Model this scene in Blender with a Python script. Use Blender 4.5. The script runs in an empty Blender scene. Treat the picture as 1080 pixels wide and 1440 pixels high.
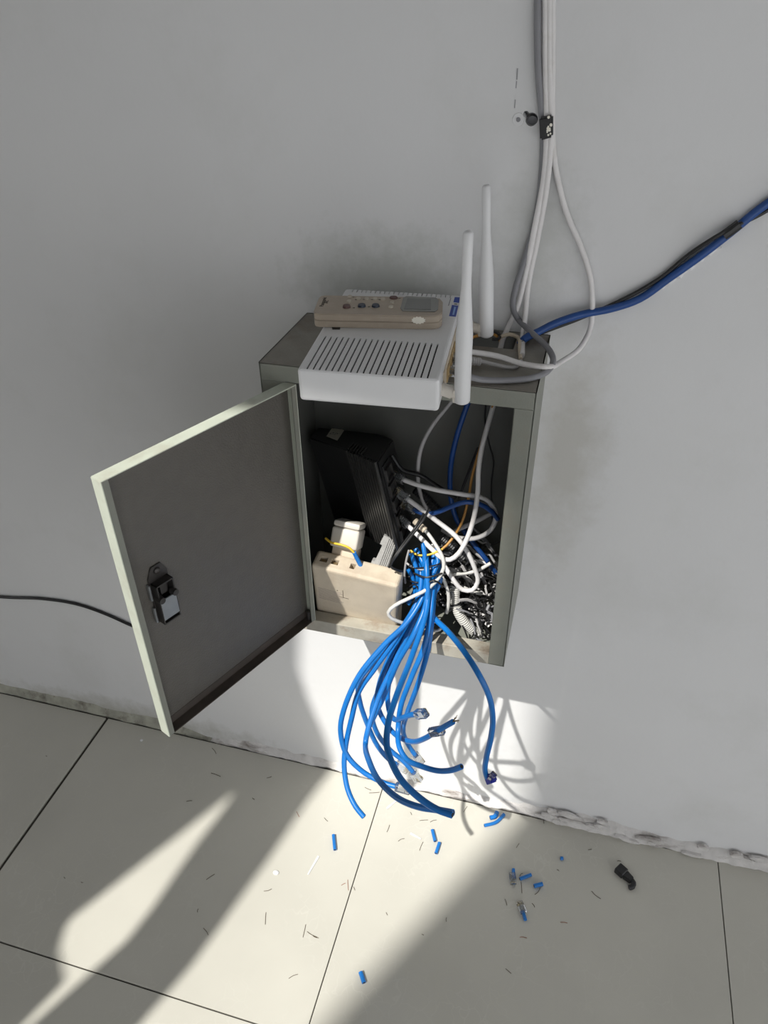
import bpy, bmesh, math, random
from mathutils import Vector, Matrix, Euler, noise as mnoise
random.seed(7)
C = bpy.context.scene.collection
Z0 = 0.9142                      # height of the cabinet's top above the floor

# ------------------------------------------------------------------ camera, sky, sun, exposure
F_PX = 1049.06
CAM_LOC = Vector((0.3315, -0.8418, 0.3326 + Z0))
CAM_ROT = Euler((0.9546, 0.0084, 0.2662), 'XYZ')
cam = bpy.data.cameras.new('camera'); camo = bpy.data.objects.new('camera', cam); C.objects.link(camo)
camo.location = CAM_LOC; camo.rotation_euler = CAM_ROT
cam.sensor_fit = 'AUTO'; cam.sensor_width = 36.0; cam.lens = 36.0 * F_PX / 1440.0
cam.clip_start = 0.01
bpy.context.scene.camera = camo

world = bpy.data.worlds.new('sky'); bpy.context.scene.world = world; world.use_nodes = True
bgn = world.node_tree.nodes['Background']
bgn.inputs['Color'].default_value = (0.965, 0.98, 1.0, 1); bgn.inputs['Strength'].default_value = 1.55

SUN = Vector((0.56, 1.0, -1.53))
sl = bpy.data.lights.new('sun', 'SUN'); sl.energy = 5.4; sl.angle = math.radians(0.6); sl.color = (1.0, 0.975, 0.915)
so = bpy.data.objects.new('sun', sl); C.objects.link(so)
so.rotation_euler = SUN.to_track_quat('-Z', 'Y').to_euler(); so.location = (-2, -3, 5)

vs = bpy.context.scene.view_settings
vs.view_transform = 'Standard'; vs.look = 'None'; vs.gamma = 1.0; vs.use_curve_mapping = False; vs.exposure = 0.0

# ------------------------------------------------------------------ where a sight line of the photograph meets a plane
RM = CAM_ROT.to_matrix()
def ray(px, py): return RM @ Vector(((px - 540) / F_PX, -(py - 720) / F_PX, -1))
def at(px, py, y):
    d = ray(px, py); return CAM_LOC + d * ((y - CAM_LOC.y) / d.y)
def atz(px, py, z):
    d = ray(px, py); return CAM_LOC + d * ((z - CAM_LOC.z) / d.z)
def hit(px, py, M, axis=2, val=0.0):
    Mi = M.inverted(); o = Mi @ CAM_LOC; d = Mi.to_3x3() @ ray(px, py)
    return o + d * ((val - o[axis]) / d[axis])

# ------------------------------------------------------------------ materials
def nd(nt, t, **kw):
    n = nt.nodes.new(t)
    for k, v in kw.items():
        if k in n.inputs.keys(): n.inputs[k].default_value = v
        else: setattr(n, k, v)
    return n
def mat(name, col, rough=.5, var=.06, scale=30, bump=0.0, bscale=200, metal=0.0, dirt=None, dscale=14, damt=.35, trans=0, coat=0, spec=.5, stretch=None):
    m = bpy.data.materials.new(name); m.use_nodes = True; nt = m.node_tree; b = nt.nodes['Principled BSDF']
    b.inputs['Roughness'].default_value = rough; b.inputs['Metallic'].default_value = metal
    b.inputs['Transmission Weight'].default_value = trans; b.inputs['Coat Weight'].default_value = coat
    b.inputs['Specular IOR Level'].default_value = spec
    tc = nd(nt, 'ShaderNodeTexCoord')
    if stretch:
        mp = nd(nt, 'ShaderNodeMapping'); mp.inputs['Scale'].default_value = stretch; nt.links.new(tc.outputs['Object'], mp.inputs['Vector']); vec = mp.outputs['Vector']
    else: vec = tc.outputs['Object']
    n = nd(nt, 'ShaderNodeTexNoise', Scale=scale, Detail=5.0); nt.links.new(tc.outputs['Object'], n.inputs['Vector'])
    r = nd(nt, 'ShaderNodeValToRGB'); nt.links.new(n.outputs['Fac'], r.inputs['Fac'])
    r.color_ramp.elements[0].position = .3; r.color_ramp.elements[1].position = .7
    r.color_ramp.elements[0].color = tuple(c * (1 - var) for c in col) + (1,)
    r.color_ramp.elements[1].color = tuple(min(1, c * (1 + var)) for c in col) + (1,)
    out = r.outputs['Color']
    if dirt:
        n2 = nd(nt, 'ShaderNodeTexNoise', Scale=dscale, Detail=8.0, Roughness=.65); nt.links.new(vec, n2.inputs['Vector'])
        r2 = nd(nt, 'ShaderNodeValToRGB'); nt.links.new(n2.outputs['Fac'], r2.inputs['Fac'])
        r2.color_ramp.elements[0].position = .52; r2.color_ramp.elements[1].position = .72
        r2.color_ramp.elements[0].color = (0, 0, 0, 1); r2.color_ramp.elements[1].color = (damt,) * 3 + (1,)
        mx = nd(nt, 'ShaderNodeMix', data_type='RGBA'); nt.links.new(r2.outputs['Color'], mx.inputs[0])
        nt.links.new(out, mx.inputs[6]); mx.inputs[7].default_value = tuple(dirt) + (1,)
        out = mx.outputs[2]
    nt.links.new(out, b.inputs['Base Color'])
    if bump:
        n3 = nd(nt, 'ShaderNodeTexNoise', Scale=bscale, Detail=4.0); nt.links.new(tc.outputs['Object'], n3.inputs['Vector'])
        bp = nd(nt, 'ShaderNodeBump', Strength=bump, Distance=.002); nt.links.new(n3.outputs['Fac'], bp.inputs['Height'])
        nt.links.new(bp.outputs['Normal'], b.inputs['Normal'])
    return m
def rgb(r, g, b):
    f = lambda c: ((c / 255 + .055) / 1.055) ** 2.4 if c > 10 else c / 255 / 12.92
    return (f(r), f(g), f(b))

M_WALL = mat('white_wall_paint', (.70, .70, .705), .85, .03, 3, .25, 60, dirt=(.55, .55, .52), dscale=5, damt=.28)
def stain(m, c, rx, rz, col, amt, sc):
    nt = m.node_tree; b = nt.nodes['Principled BSDF']; src = b.inputs['Base Color'].links[0].from_socket
    tc = nd(nt, 'ShaderNodeTexCoord'); mp = nd(nt, 'ShaderNodeMapping'); nt.links.new(tc.outputs['Object'], mp.inputs['Vector'])
    mp.inputs['Scale'].default_value = (1 / rx, 0, 1 / rz); mp.inputs['Location'].default_value = (-c[0] / rx, 0, -c[1] / rz)
    le = nd(nt, 'ShaderNodeVectorMath', operation='LENGTH'); nt.links.new(mp.outputs[0], le.inputs[0])
    n = nd(nt, 'ShaderNodeTexNoise', Scale=sc, Detail=8.0, Roughness=.7); nt.links.new(tc.outputs['Object'], n.inputs['Vector'])
    ad = nd(nt, 'ShaderNodeMath', operation='MULTIPLY_ADD'); nt.links.new(n.outputs['Fac'], ad.inputs[0]); ad.inputs[1].default_value = 1.6; nt.links.new(le.outputs['Value'], ad.inputs[2])
    mr = nd(nt, 'ShaderNodeMapRange'); nt.links.new(ad.outputs[0], mr.inputs['Value']); mr.inputs['From Min'].default_value = 1.0; mr.inputs['From Max'].default_value = 1.8
    mr.inputs['To Min'].default_value = amt; mr.inputs['To Max'].default_value = 0
    mx = nd(nt, 'ShaderNodeMix', data_type='RGBA'); nt.links.new(mr.outputs['Result'], mx.inputs[0]); nt.links.new(src, mx.inputs[6]); mx.inputs[7].default_value = tuple(col) + (1,)
    nt.links.new(mx.outputs[2], b.inputs['Base Color'])
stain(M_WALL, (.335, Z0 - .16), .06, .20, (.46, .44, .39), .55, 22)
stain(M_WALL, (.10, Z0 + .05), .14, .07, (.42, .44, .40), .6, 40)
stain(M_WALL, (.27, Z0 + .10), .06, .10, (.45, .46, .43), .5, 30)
stain(M_WALL, (-.45, Z0 - .90), .35, .05, (.34, .33, .27), .6, 25)
M_WALL2 = mat('room_paint', (.55, .55, .54), .9)
M_MORTAR = mat('dark_grout', (.055, .05, .042), .9, .3)
M_TRIM = mat('rough_plaster', (.62, .60, .585), .95, .12, 45, .9, 130, dirt=(.15, .115, .095), dscale=26, damt=.9, stretch=(.55, 1.5, 2.2))
M_GRIME = mat('olive_grime', (.36, .355, .30), .95, .2, 50, .7, 130, dirt=(.08, .06, .05), dscale=40, damt=.8)
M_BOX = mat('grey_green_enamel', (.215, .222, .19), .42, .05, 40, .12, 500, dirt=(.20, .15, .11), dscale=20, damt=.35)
M_BOXSHADE = mat('grey_green_enamel_shaded', (.105, .107, .098), .42, .05, 40, .12, 500, dirt=(.10, .08, .06), dscale=20, damt=.4)  # darker copy of the cabinet enamel, inner shade put into its colour
M_BOXD = mat('dusty_enamel', (.40, .375, .315), .7, .1, 50, .2, 300, dirt=(.20, .12, .07), dscale=26, damt=.7)
M_BOXTOP = mat('grimy_enamel', (.25, .235, .205), .6, .1, 40, .2, 300, dirt=(.16, .115, .085), dscale=12, damt=.7)
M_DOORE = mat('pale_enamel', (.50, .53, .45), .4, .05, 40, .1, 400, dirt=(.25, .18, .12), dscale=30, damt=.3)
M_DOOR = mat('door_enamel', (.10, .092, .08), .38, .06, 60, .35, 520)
M_WHITE = mat('white_plastic', (.70, .70, .705), .42, .02)
M_WHITE2 = mat('offwhite_plastic', (.62, .58, .52), .45, .04, 40, dirt=(.35, .27, .18), damt=.4)
M_CREAM = mat('dusty_cream_plastic', (.58, .50, .39), .6, .06, 40, .1, 300, dirt=(.38, .28, .2), dscale=22, damt=.5)
M_REMOTE = mat('beige_plastic', (.40, .335, .265), .45, .04, 60, dirt=(.5, .45, .4), dscale=120, damt=.2)
M_BLACK = mat('black_plastic', (.012, .012, .013), .38, .2, 60, .1, 300)
M_RIB = mat('satin_black_plastic', (.030, .029, .028), .32, .15, 60, .1, 300)
M_BLACKR = mat('black_rubber', (.012, .012, .014), .5, .2, 60)
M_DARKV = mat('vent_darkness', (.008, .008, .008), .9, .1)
M_SCREEN = mat('grey_lcd', (.13, .135, .125), .15, .05, coat=.3)
M_BEZEL = mat('grey_lens', (.20, .20, .185), .2, .04, coat=.2)
M_BTNW = mat('cream_rubber', (.55, .50, .42), .6)
M_BTNR = mat('maroon_rubber', (.115, .06, .055), .5)
M_BTNB = mat('navy_rubber', (.012, .022, .045), .35)
M_INK = mat('dark_ink', (.02, .018, .018), .7)
M_BLUEL = mat('blue_label', (.01, .05, .36), .4, .03)
M_PAPER = mat('white_paper', (.80, .77, .68), .7)
M_STEEL = mat('zinc_plate', (.42, .44, .46), .32, .08, 60, metal=.85)
M_DSTEEL = mat('dark_steel', (.06, .055, .052), .4, .2, 60, metal=.5)
M_CW = mat('white_cable_jacket', (.74, .72, .715), .5, .04, 60, dirt=(.38, .33, .27), dscale=30, damt=.4)
M_CWD = mat('white_cable_jacket_clean', (.60, .59, .56), .45, .03)
M_CG = mat('grey_cable_jacket', (.22, .22, .235), .5, .06)
M_CG2 = mat('light_grey_cable_jacket', (.40, .39, .39), .5, .06)
M_CB = mat('blue_cable_jacket', (.005, .155, .50), .38, .1, 50)
M_CBD = mat('dark_blue_cable_jacket', (.01, .06, .24), .42, .1, 50)
M_NAVY = mat('navy_plug', (.01, .02, .30), .35)
M_CO = mat('orange_cable_jacket', (.50, .25, .06), .45)
M_CY = mat('yellow_wire', (.72, .48, .04), .4)
M_CK = mat('black_cable_jacket', (.012, .012, .013), .45)
M_TAPE = mat('black_tape', (.012, .012, .013), .4, .2, 30, .3, 200)
M_CLEAR = mat('clear_plastic', (.80, .82, .84), .12, .02, trans=.95)
M_GOLD = mat('gold_contacts', (.55, .42, .18), .3, metal=1.0)
M_COPPER = mat('copper_strands', (.30, .22, .12), .4, metal=.6)
M_CLIP = mat('dusty_grey_plastic', (.36, .355, .345), .7, .1, 90, .3, 400, dirt=(.3, .28, .25), dscale=80, damt=.5)
M_HAIR = mat('brown_snippets', (.10, .075, .05), .7)
M_HAIR2 = mat('red_brown_snippets', (.30, .12, .07), .6)
M_OCCL = mat('occluder_cloth', (.5, .48, .44), .9)

def tile_mat():
    m = mat('cream_glazed_tile', (.515, .50, .445), .22, .05, 5)
    nt = m.node_tree; b = nt.nodes['Principled BSDF']; src = b.inputs['Base Color'].links[0].from_socket
    tc = nd(nt, 'ShaderNodeTexCoord')
    w = nd(nt, 'ShaderNodeTexNoise', Scale=9.0, Detail=4.0); nt.links.new(tc.outputs['Object'], w.inputs['Vector'])
    mxv = nd(nt, 'ShaderNodeMix', data_type='RGBA'); mxv.inputs[0].default_value = .12
    nt.links.new(tc.outputs['Object'], mxv.inputs[6]); nt.links.new(w.outputs['Color'], mxv.inputs[7])
    v = nd(nt, 'ShaderNodeTexVoronoi', Scale=38.0); v.feature = 'DISTANCE_TO_EDGE'; nt.links.new(mxv.outputs[2], v.inputs['Vector'])
    r = nd(nt, 'ShaderNodeValToRGB'); nt.links.new(v.outputs['Distance'], r.inputs['Fac'])
    r.color_ramp.elements[0].position = 0.0; r.color_ramp.elements[0].color = (.36, .36, .36, 1)
    r.color_ramp.elements[1].position = .035; r.color_ramp.elements[1].color = (0, 0, 0, 1)
    n2 = nd(nt, 'ShaderNodeTexNoise', Scale=7.0); nt.links.new(tc.outputs['Object'], n2.inputs['Vector'])
    r2 = nd(nt, 'ShaderNodeValToRGB'); nt.links.new(n2.outputs['Fac'], r2.inputs['Fac'])
    r2.color_ramp.elements[0].position = .45; r2.color_ramp.elements[1].position = .7
    mu = nd(nt, 'ShaderNodeMath', operation='MULTIPLY'); nt.links.new(r.outputs['Color'], mu.inputs[0]); nt.links.new(r2.outputs['Color'], mu.inputs[1])
    mx = nd(nt, 'ShaderNodeMix', data_type='RGBA'); nt.links.new(mu.outputs[0], mx.inputs[0]); nt.links.new(src, mx.inputs[6])
    mx.inputs[7].default_value = (.62, .61, .55, 1); nt.links.new(mx.outputs[2], b.inputs['Base Color'])
    return m
M_TILE = tile_mat()

# ------------------------------------------------------------------ mesh helpers
def obj(name, bm, m, parent=None, smooth=False, loc=None):
    me = bpy.data.meshes.new(name); bmesh.ops.recalc_face_normals(bm, faces=bm.faces); bm.to_mesh(me); bm.free()
    for x in (m if isinstance(m, (list, tuple)) else [m]): me.materials.append(x)
    if smooth:
        for p in me.polygons: p.use_smooth = True
        if smooth != 'all': me.set_sharp_from_angle(angle=math.radians(40))
    o = bpy.data.objects.new(name, me); C.objects.link(o)
    if parent: o.parent = parent
    if loc is not None: o.location = loc
    return o
def tag(o, label=None, cat=None, group=None, kind=None):
    if label: o['label'] = label
    if cat: o['category'] = cat
    if group: o['group'] = group
    if kind: o['kind'] = kind
    return o
def empty(name, M, label, cat, group=None):
    o = bpy.data.objects.new(name, None); C.objects.link(o); o.empty_display_size = .02
    o.matrix_world = M if isinstance(M, Matrix) else Matrix.Translation(M)
    return tag(o, label, cat, group)
def nb(): return bmesh.new()
def add(bm, other):
    me = bpy.data.meshes.new('x'); other.to_mesh(me); other.free(); bm.from_mesh(me); bpy.data.meshes.remove(me)
def box(bm, lo, hi, M=None, bev=0, seg=2):
    t = bmesh.new(); lo = Vector(lo); hi = Vector(hi)
    bmesh.ops.create_cube(t, size=1, matrix=Matrix.Translation((lo + hi) / 2) @ Matrix.Diagonal(((hi - lo).x, (hi - lo).y, (hi - lo).z, 1)))
    if bev: bmesh.ops.bevel(t, geom=t.edges[:], offset=bev, segments=seg, affect='EDGES', profile=.5)
    if M: t.transform(M)
    add(bm, t); return bm
def cyl(bm, a, b, r1, r2=None, n=16, caps=True):
    a = Vector(a); b = Vector(b); d = b - a; r2 = r1 if r2 is None else r2
    M = Matrix.Translation((a + b) / 2) @ d.to_track_quat('Z', 'Y').to_matrix().to_4x4()
    t = bmesh.new(); bmesh.ops.create_cone(t, cap_ends=caps, segments=n, radius1=r1, radius2=r2, depth=d.length, matrix=M)
    add(bm, t); return bm
def ball(bm, c, r, s=(1, 1, 1), n=12, M=None):
    t = bmesh.new(); bmesh.ops.create_uvsphere(t, u_segments=n, v_segments=max(6, n // 2), radius=r, matrix=Matrix.Translation(c) @ Matrix.Diagonal((*s, 1)))
    if M: t.transform(M)
    add(bm, t); return bm
def prism(bm, pts, h, M=None, bev=0):
    """outline pts (x, y) raised along z from 0 to h"""
    t = bmesh.new(); vb = [t.verts.new((x, y, 0)) for x, y in pts]; f = t.faces.new(vb)
    e = bmesh.ops.extrude_face_region(t, geom=[f]); vv = [v for v in e['geom'] if isinstance(v, bmesh.types.BMVert)]
    bmesh.ops.translate(t, verts=vv, vec=(0, 0, h)); bmesh.ops.recalc_face_normals(t, faces=t.faces)
    if bev: bmesh.ops.bevel(t, geom=t.edges[:], offset=bev, segments=2, affect='EDGES')
    if M: t.transform(M)
    add(bm, t); return bm
def spline(pts, step=.006):
    """centripetal Catmull-Rom through pts"""
    P = [Vector(p) for p in pts]
    if len(P) == 2: P = [P[0], (P[0] + P[1]) / 2, P[1]]
    P = [2 * P[0] - P[1]] + P + [2 * P[-1] - P[-2]]; out = []
    for i in range(1, len(P) - 2):
        p0, p1, p2, p3 = P[i - 1:i + 3]
        t0 = 0; t1 = t0 + max(1e-6, (p1 - p0).length) ** .5; t2 = t1 + max(1e-6, (p2 - p1).length) ** .5; t3 = t2 + max(1e-6, (p3 - p2).length) ** .5
        n = max(2, int((p2 - p1).length / step))
        for k in range(n):
            t = t1 + (t2 - t1) * k / n
            a1 = p0 * ((t1 - t) / (t1 - t0)) + p1 * ((t - t0) / (t1 - t0)); a2 = p1 * ((t2 - t) / (t2 - t1)) + p2 * ((t - t1) / (t2 - t1))
            a3 = p2 * ((t3 - t) / (t3 - t2)) + p3 * ((t - t2) / (t3 - t2))
            b1 = a1 * ((t2 - t) / (t2 - t0)) + a2 * ((t - t0) / (t2 - t0)); b2 = a2 * ((t3 - t) / (t3 - t1)) + a3 * ((t - t1) / (t3 - t1))
            out.append(b1 * ((t2 - t) / (t2 - t1)) + b2 * ((t - t1) / (t2 - t1)))
    out.append(P[-2]); return out
def tube(bm, pts, r, n=10, rf=None, flat=1.0):
    rings = []; T = [(pts[min(i + 1, len(pts) - 1)] - pts[max(i - 1, 0)]).normalized() for i in range(len(pts))]
    u = T[0].orthogonal().normalized()
    for i, p in enumerate(pts):
        u = (u - T[i] * u.dot(T[i])).normalized(); v = T[i].cross(u); rr = rf(i) if rf else r
        rings.append([bm.verts.new(p + u * (math.cos(a) * rr) + v * (math.sin(a) * rr * flat)) for a in [2 * math.pi * k / n for k in range(n)]])
    for a, b in zip(rings, rings[1:]):
        for k in range(n): bm.faces.new((a[k], a[(k + 1) % n], b[(k + 1) % n], b[k]))
    bm.faces.new(rings[0][::-1]); bm.faces.new(rings[-1]); return bm
def cable(name, pts, r, m, label=None, group=None, cat='cable', parent=None, n=10, step=.006):
    P = spline(pts, step); o = obj(name, tube(nb(), P, r, n), m, parent, smooth=True)
    o['tip'] = 0
    if label: tag(o, label, cat, group)
    return o, P
def frame_at(p, d, up=None):
    d = Vector(d).normalized(); up = Vector(up) if up is not None else Vector((0, -.6, .8))
    if abs(d.dot(up.normalized())) > .95: up = Vector((1, 0, 0))
    x = d.cross(up).normalized(); z = x.cross(d).normalized()
    return Matrix(((x.x, d.x, z.x, p.x), (x.y, d.y, z.y, p.y), (x.z, d.z, z.z, p.z), (0, 0, 0, 1)))
def rj45(M, parent, s=1.0, m=None, name='plug'):
    """modular plug: clear shell with stepped nose and latch, gold contacts, coloured wires inside"""
    S = M @ Matrix.Scale(s, 4); b = nb()
    box(b, (-.0058, 0, -.004), (.0058, .021, .004), S, .0008, 1)
    prism(b, [(-.0035, .002), (.0035, .002), (.0028, .016), (-.0028, .016)], .0012, S @ Matrix.Translation((0, 0, .0045)) @ Matrix.Rotation(.18, 4, 'X'))
    o = obj(name, b, m or M_CLEAR, parent)
    c = nb()
    for k in range(8): box(c, (-.0045 + k * .00116, .0155, -.0047), (-.0039 + k * .00116, .0205, -.0035), S)
    obj('contacts', c, M_GOLD, o); return o
def boolean(o, cutter_bm, mats=None):
    me = bpy.data.meshes.new('cut'); bmesh.ops.recalc_face_normals(cutter_bm, faces=cutter_bm.faces); cutter_bm.to_mesh(me); cutter_bm.free()
    bpy.context.view_layer.update()
    c = bpy.data.objects.new('cut', me); C.objects.link(c); c.matrix_world = o.matrix_world.copy()
    md = o.modifiers.new('b', 'BOOLEAN'); md.operation = 'DIFFERENCE'; md.solver = 'EXACT'; md.use_self = True; md.object = c
    bpy.context.view_layer.update(); dg = bpy.context.evaluated_depsgraph_get()
    new = bpy.data.meshes.new_from_object(o.evaluated_get(dg)); old = o.data; o.modifiers.clear(); o.data = new; new.name = o.name
    bpy.data.objects.remove(c); bpy.data.meshes.remove(me); return o
def lettering(txt, size, M, parent, m, name='lettering', align='CENTER'):
    cu = bpy.data.curves.new(name, 'FONT'); cu.body = txt; cu.size = size; cu.align_x = align; cu.align_y = 'CENTER'; cu.extrude = .00008
    cu.materials.append(m); t = bpy.data.objects.new('t', cu); C.objects.link(t); bpy.context.view_layer.update()
    me = bpy.data.meshes.new_from_object(t.evaluated_get(bpy.context.evaluated_depsgraph_get())); bpy.data.objects.remove(t)
    o = bpy.data.objects.new(name, me); C.objects.link(o); o.parent = parent; o.matrix_local = M; return o

# ------------------------------------------------------------------ the setting
b = nb(); box(b, (-2.6, 0, -.1), (2.6, .12, 3.3)); wall = tag(obj('wall_back', b, M_WALL), kind='structure')
hole = at(747.5, 168, 0); b = nb()
cyl(b, hole + Vector((0, -.02, 0)), hole + Vector((0, .025, 0)), .0062); cyl(b, hole + Vector((-.0058, -.02, .0045)), hole + Vector((-.0058, .025, .0045)), .003)
boolean(wall, b)
b = nb(); box(b, (-2.6, -1.7, -.06), (2.6, 0, -.004)); floor = tag(obj('floor', b, M_MORTAR), kind='structure')
XT, YT = -.5056, -.4497
ti = 0
for j in range(3):
    y1 = -.010 if j == 0 else YT - .6 * (j - 1) - .0011; y0 = YT - .6 * j + .0011
    for k in range(-3, 6):
        x0 = XT + .6 * (k - 1); x1 = x0 + .6
        g = .0022 if k - 1 <= 0 else .0011
        if x0 > 2.5 or x1 < -2.4: continue
        b = nb(); box(b, (x0 + (.0032 if k == 1 else .0008), y0, -.010), (x1 - (.0028 if k == 0 else .0008), y1, 0), None, .0006, 1)
        obj('floor_tile', b, M_TILE, floor)
# ragged plaster foot of the wall
def plaster(name, xa, xb, hfun, dfun, m, seed):
    b = nb(); n = int((xb - xa) / .006); rows = []
    for i in range(n + 1):
        x = xa + (xb - xa) * i / n; h = hfun(x); d = dfun(x)
        j = lambda s, a: a * mnoise.noise(Vector((x * s, seed, a * 90)))
        rows.append([b.verts.new((x, .002, h)), b.verts.new((x, -.0012 + j(60, .0008), h - .002 + j(50, .002))), b.verts.new((x, -d * .55 + j(70, .0012), h * .55)),
                     b.verts.new((x, -d * .8 + j(80, .0015), h * .28)), b.verts.new((x, -d, .0035 + j(90, .0022))), b.verts.new((x, -d * .7, -.004)), b.verts.new((x, .002, -.004))])
    for a, c in zip(rows, rows[1:]):
        for k in range(6): b.faces.new((a[k], a[k + 1], c[k + 1], c[k]))
    return tag(obj(name, b, m, smooth=True), kind='structure')
nz = lambda x, s, k: mnoise.noise(Vector((x * s, k, 3.1)))
plaster('trim_1', -1.6, -.27, lambda x: (.022 + .006 * nz(x, 9, 1) + .004 * nz(x, 40, 2)) * min(1, max(.15, (-.27 - x) / .08)), lambda x: .009 + .003 * nz(x, 25, 3), M_GRIME, 1.3)
plaster('trim_2', -.27, 1.6, lambda x: .017 + .014 * nz(x, 7, 4) + .007 * nz(x, 38, 5) + (.008 if x > .35 else 0) if x > -.18 else .002 + .018 * (x + .27) / .09, lambda x: .0095 + .004 * nz(x, 22, 6) + .003 * nz(x, 70, 8) + (.004 if x > .4 else 0), M_TRIM, 2.7)
# raised flakes of broken plaster along the right foot of the wall
for i in range(26):
    x = .36 + .55 * random.random(); z = .004 + .03 * random.random() ** 1.5; w = .012 + .03 * random.random(); h = .003 + .005 * random.random()
    w *= 1.3; h *= 1.2; pts = [(w * .5 * math.cos(a) * (.7 + .5 * random.random()), h * math.sin(a) * (.6 + .6 * random.random())) for a in [k * math.pi / 4 for k in range(8)]]
    b = nb(); prism(b, pts, .003 + .003 * random.random(), Matrix.Translation((x, -.006 - .3 * max(0, .02 - z), z)) @ Matrix.Rotation(math.pi / 2, 4, 'X') @ Matrix.Rotation(random.uniform(-.3, .1), 4, 'Z'))
    obj('plaster_flake', b, M_TRIM, bpy.data.objects['trim_2'])

# wall behind the camera with the window the sun comes through (shadow edges measured on the back wall, carried up the sun's path)
YW = 1.6
wx = lambda xw: xw - SUN.x * YW
wz = lambda zw: zw + Z0 - SUN.z * YW
X0, X1, ZB, ZT = wx(-.145), wx(.47), wz(-1.95), wz(-.283)
b = nb()
box(b, (-2.6, -YW - .05, 0), (X0, -YW, 3.9)); box(b, (X1, -YW - .05, 0), (.25, -YW, 3.9))
box(b, (X0, -YW - .05, 0), (X1, -YW, ZB)); box(b, (X0, -YW - .05, ZT), (X1, -YW, 3.9))
tag(obj('wall_front', b, M_WALL2), kind='structure')
b = nb(); box(b, (-2.65, -YW - .05, 1.2), (-2.6, .12, 3.3)); tag(obj('wall_left_blocker', b, M_WALL2), kind='structure')  # added upper panel, out of view, dimming the top left of the back wall
b = nb(); box(b, (2.6, -YW - .05, 1.4), (2.65, .12, 3.3)); tag(obj('wall_right_blocker', b, M_WALL2), kind='structure')  # added upper panel, unseen, cutting sky light on the upper back wall
b = nb(); box(b, (.25, -YW - .05, 1.4), (2.6, -YW, 3.3)); tag(obj('upper_front_blocker', b, M_WALL2), kind='structure')  # unseen block added over the front opening to darken the upper wall
b = nb(); box(b, (-2.65, -YW, 3.3), (2.6, .12, 3.36)); tag(obj('ceiling', b, M_WALL2), kind='structure')
zr = [-.3, -.585, -.687, -.768, -.853, -.93, -1.07, -1.185, -1.278, -1.39, -1.463, -1.557, -1.95]
cr = list(zip([-.04, -.043, -.053, -.038, -.015, 0, .024, .05, .07, .092, .107, .125, .17], zr))
cl = list(zip([-.22, -.2, -.19, -.18, -.16, -.14, -.114, -.083, -.063, -.034, -.014, .006, .02], zr))
YO = 3.4   # unseen blocker added outside to soften the right limit of the sun patch
b = nb(); box(b, (.354 - SUN.x * YO, -YO - .2, -.06), (.354 - SUN.x * YO + 2.0, -YO, 9.0)); tag(obj('outer_sun_blocker', b, M_WALL2), kind='structure')
def occluder_sheet(cl, cr, y, label):  # unseen sheet added in the window, outlined to shape the sun patch
    b = nb(); rows = []
    for (xl, z), (xr, _) in zip(cl, cr):
        rows.append([(b.verts.new((wx(xl + (xr - xl) * k / 12), y + .008 * math.sin(k * 1.9), wz(z))), b.verts.new((wx(xl + (xr - xl) * k / 12), y + .003 + .008 * math.sin(k * 1.9), wz(z)))) for k in range(13)])
    for r0, r1 in zip(rows, rows[1:]):
        for k in range(12):
            for s in (0, 1): b.faces.new((r0[k][s], r0[k + 1][s], r1[k + 1][s], r1[k][s]))
        for k in (0, 12): b.faces.new((r0[k][0], r0[k][1], r1[k][1], r1[k][0]))
    for r0 in (rows[0], rows[-1]):
        for k in range(12): b.faces.new((r0[k][0], r0[k + 1][0], r0[k + 1][1], r0[k][1]))
    tag(obj('occluder', b, M_OCCL, smooth='all'), label, 'occluder')
occluder_sheet(cl, cr, -YW + .022, 'grey curtain added unseen across the window, outline traced from the slanting shadow')
zl = [-1.0, -1.06, -1.13, -1.25, -1.29, -1.33, -1.40, -1.47, -1.53, -1.587, -1.64, -1.70, -1.95]
occluder_sheet(list(zip([-.3] * 13, zl)), list(zip([-.118, -.12, -.127, -.128, -.124, -.136, -.134, -.12, -.105, -.09, -.06, .0, .03], zl)), -YW + .045, 'grey curtain added unseen at the left of the window, outline traced from the shadow edge')

# ------------------------------------------------------------------ steel cabinet
W, H, D, RM_, T = .2984, .392, .1526, .0205, .0013
BOX = Matrix.Translation((0, 0, Z0))
cab = empty('electrical_box', BOX, 'grey green steel wall cabinet hung open and stuffed with cables', 'cabinet')
b = nb()
box(b, (0, -T, -H), (W, 0, 0)); box(b, (0, -D, -H), (T, 0, 0)); box(b, (W - T, -D, -H), (W, 0, 0)); box(b, (0, -D, -H), (W, 0, -H + T))
obj('shell', b, M_BOX, cab)
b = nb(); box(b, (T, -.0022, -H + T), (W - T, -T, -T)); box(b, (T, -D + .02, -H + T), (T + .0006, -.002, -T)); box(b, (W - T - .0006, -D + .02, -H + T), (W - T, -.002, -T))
obj('inner_shade_sheet', b, M_BOXSHADE, cab)  # thin sheets that carry the shade-darkened enamel inside the cabinet
b = nb(); hx0, hx1, hy0, hy1 = .175, .262, -.052, -.012    # cable hole in the top
box(b, (0, -D, -T), (hx0, 0, 0)); box(b, (hx1, -D, -T), (W, 0, 0)); box(b, (hx0, hy1, -T), (hx1, 0, 0)); box(b, (hx0, -D, -T), (hx1, hy0, 0))
obj('top_panel', b, M_BOXTOP, cab)
b = nb(); L = .019
box(b, (0, -D, -RM_), (W, -D + T, 0), None, .0005, 1); box(b, (0, -D, -H), (.0272, -D + T, -RM_), None, .0005, 1)
box(b, (W - RM_, -D, -H + .0002), (W, -D + T, -RM_), None, .0005, 1)
box(b, (W - RM_ - .0004, -D + .0004, -H + RM_), (W - RM_ + T, -D + L * .8, -RM_), None, .0004, 1)
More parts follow.
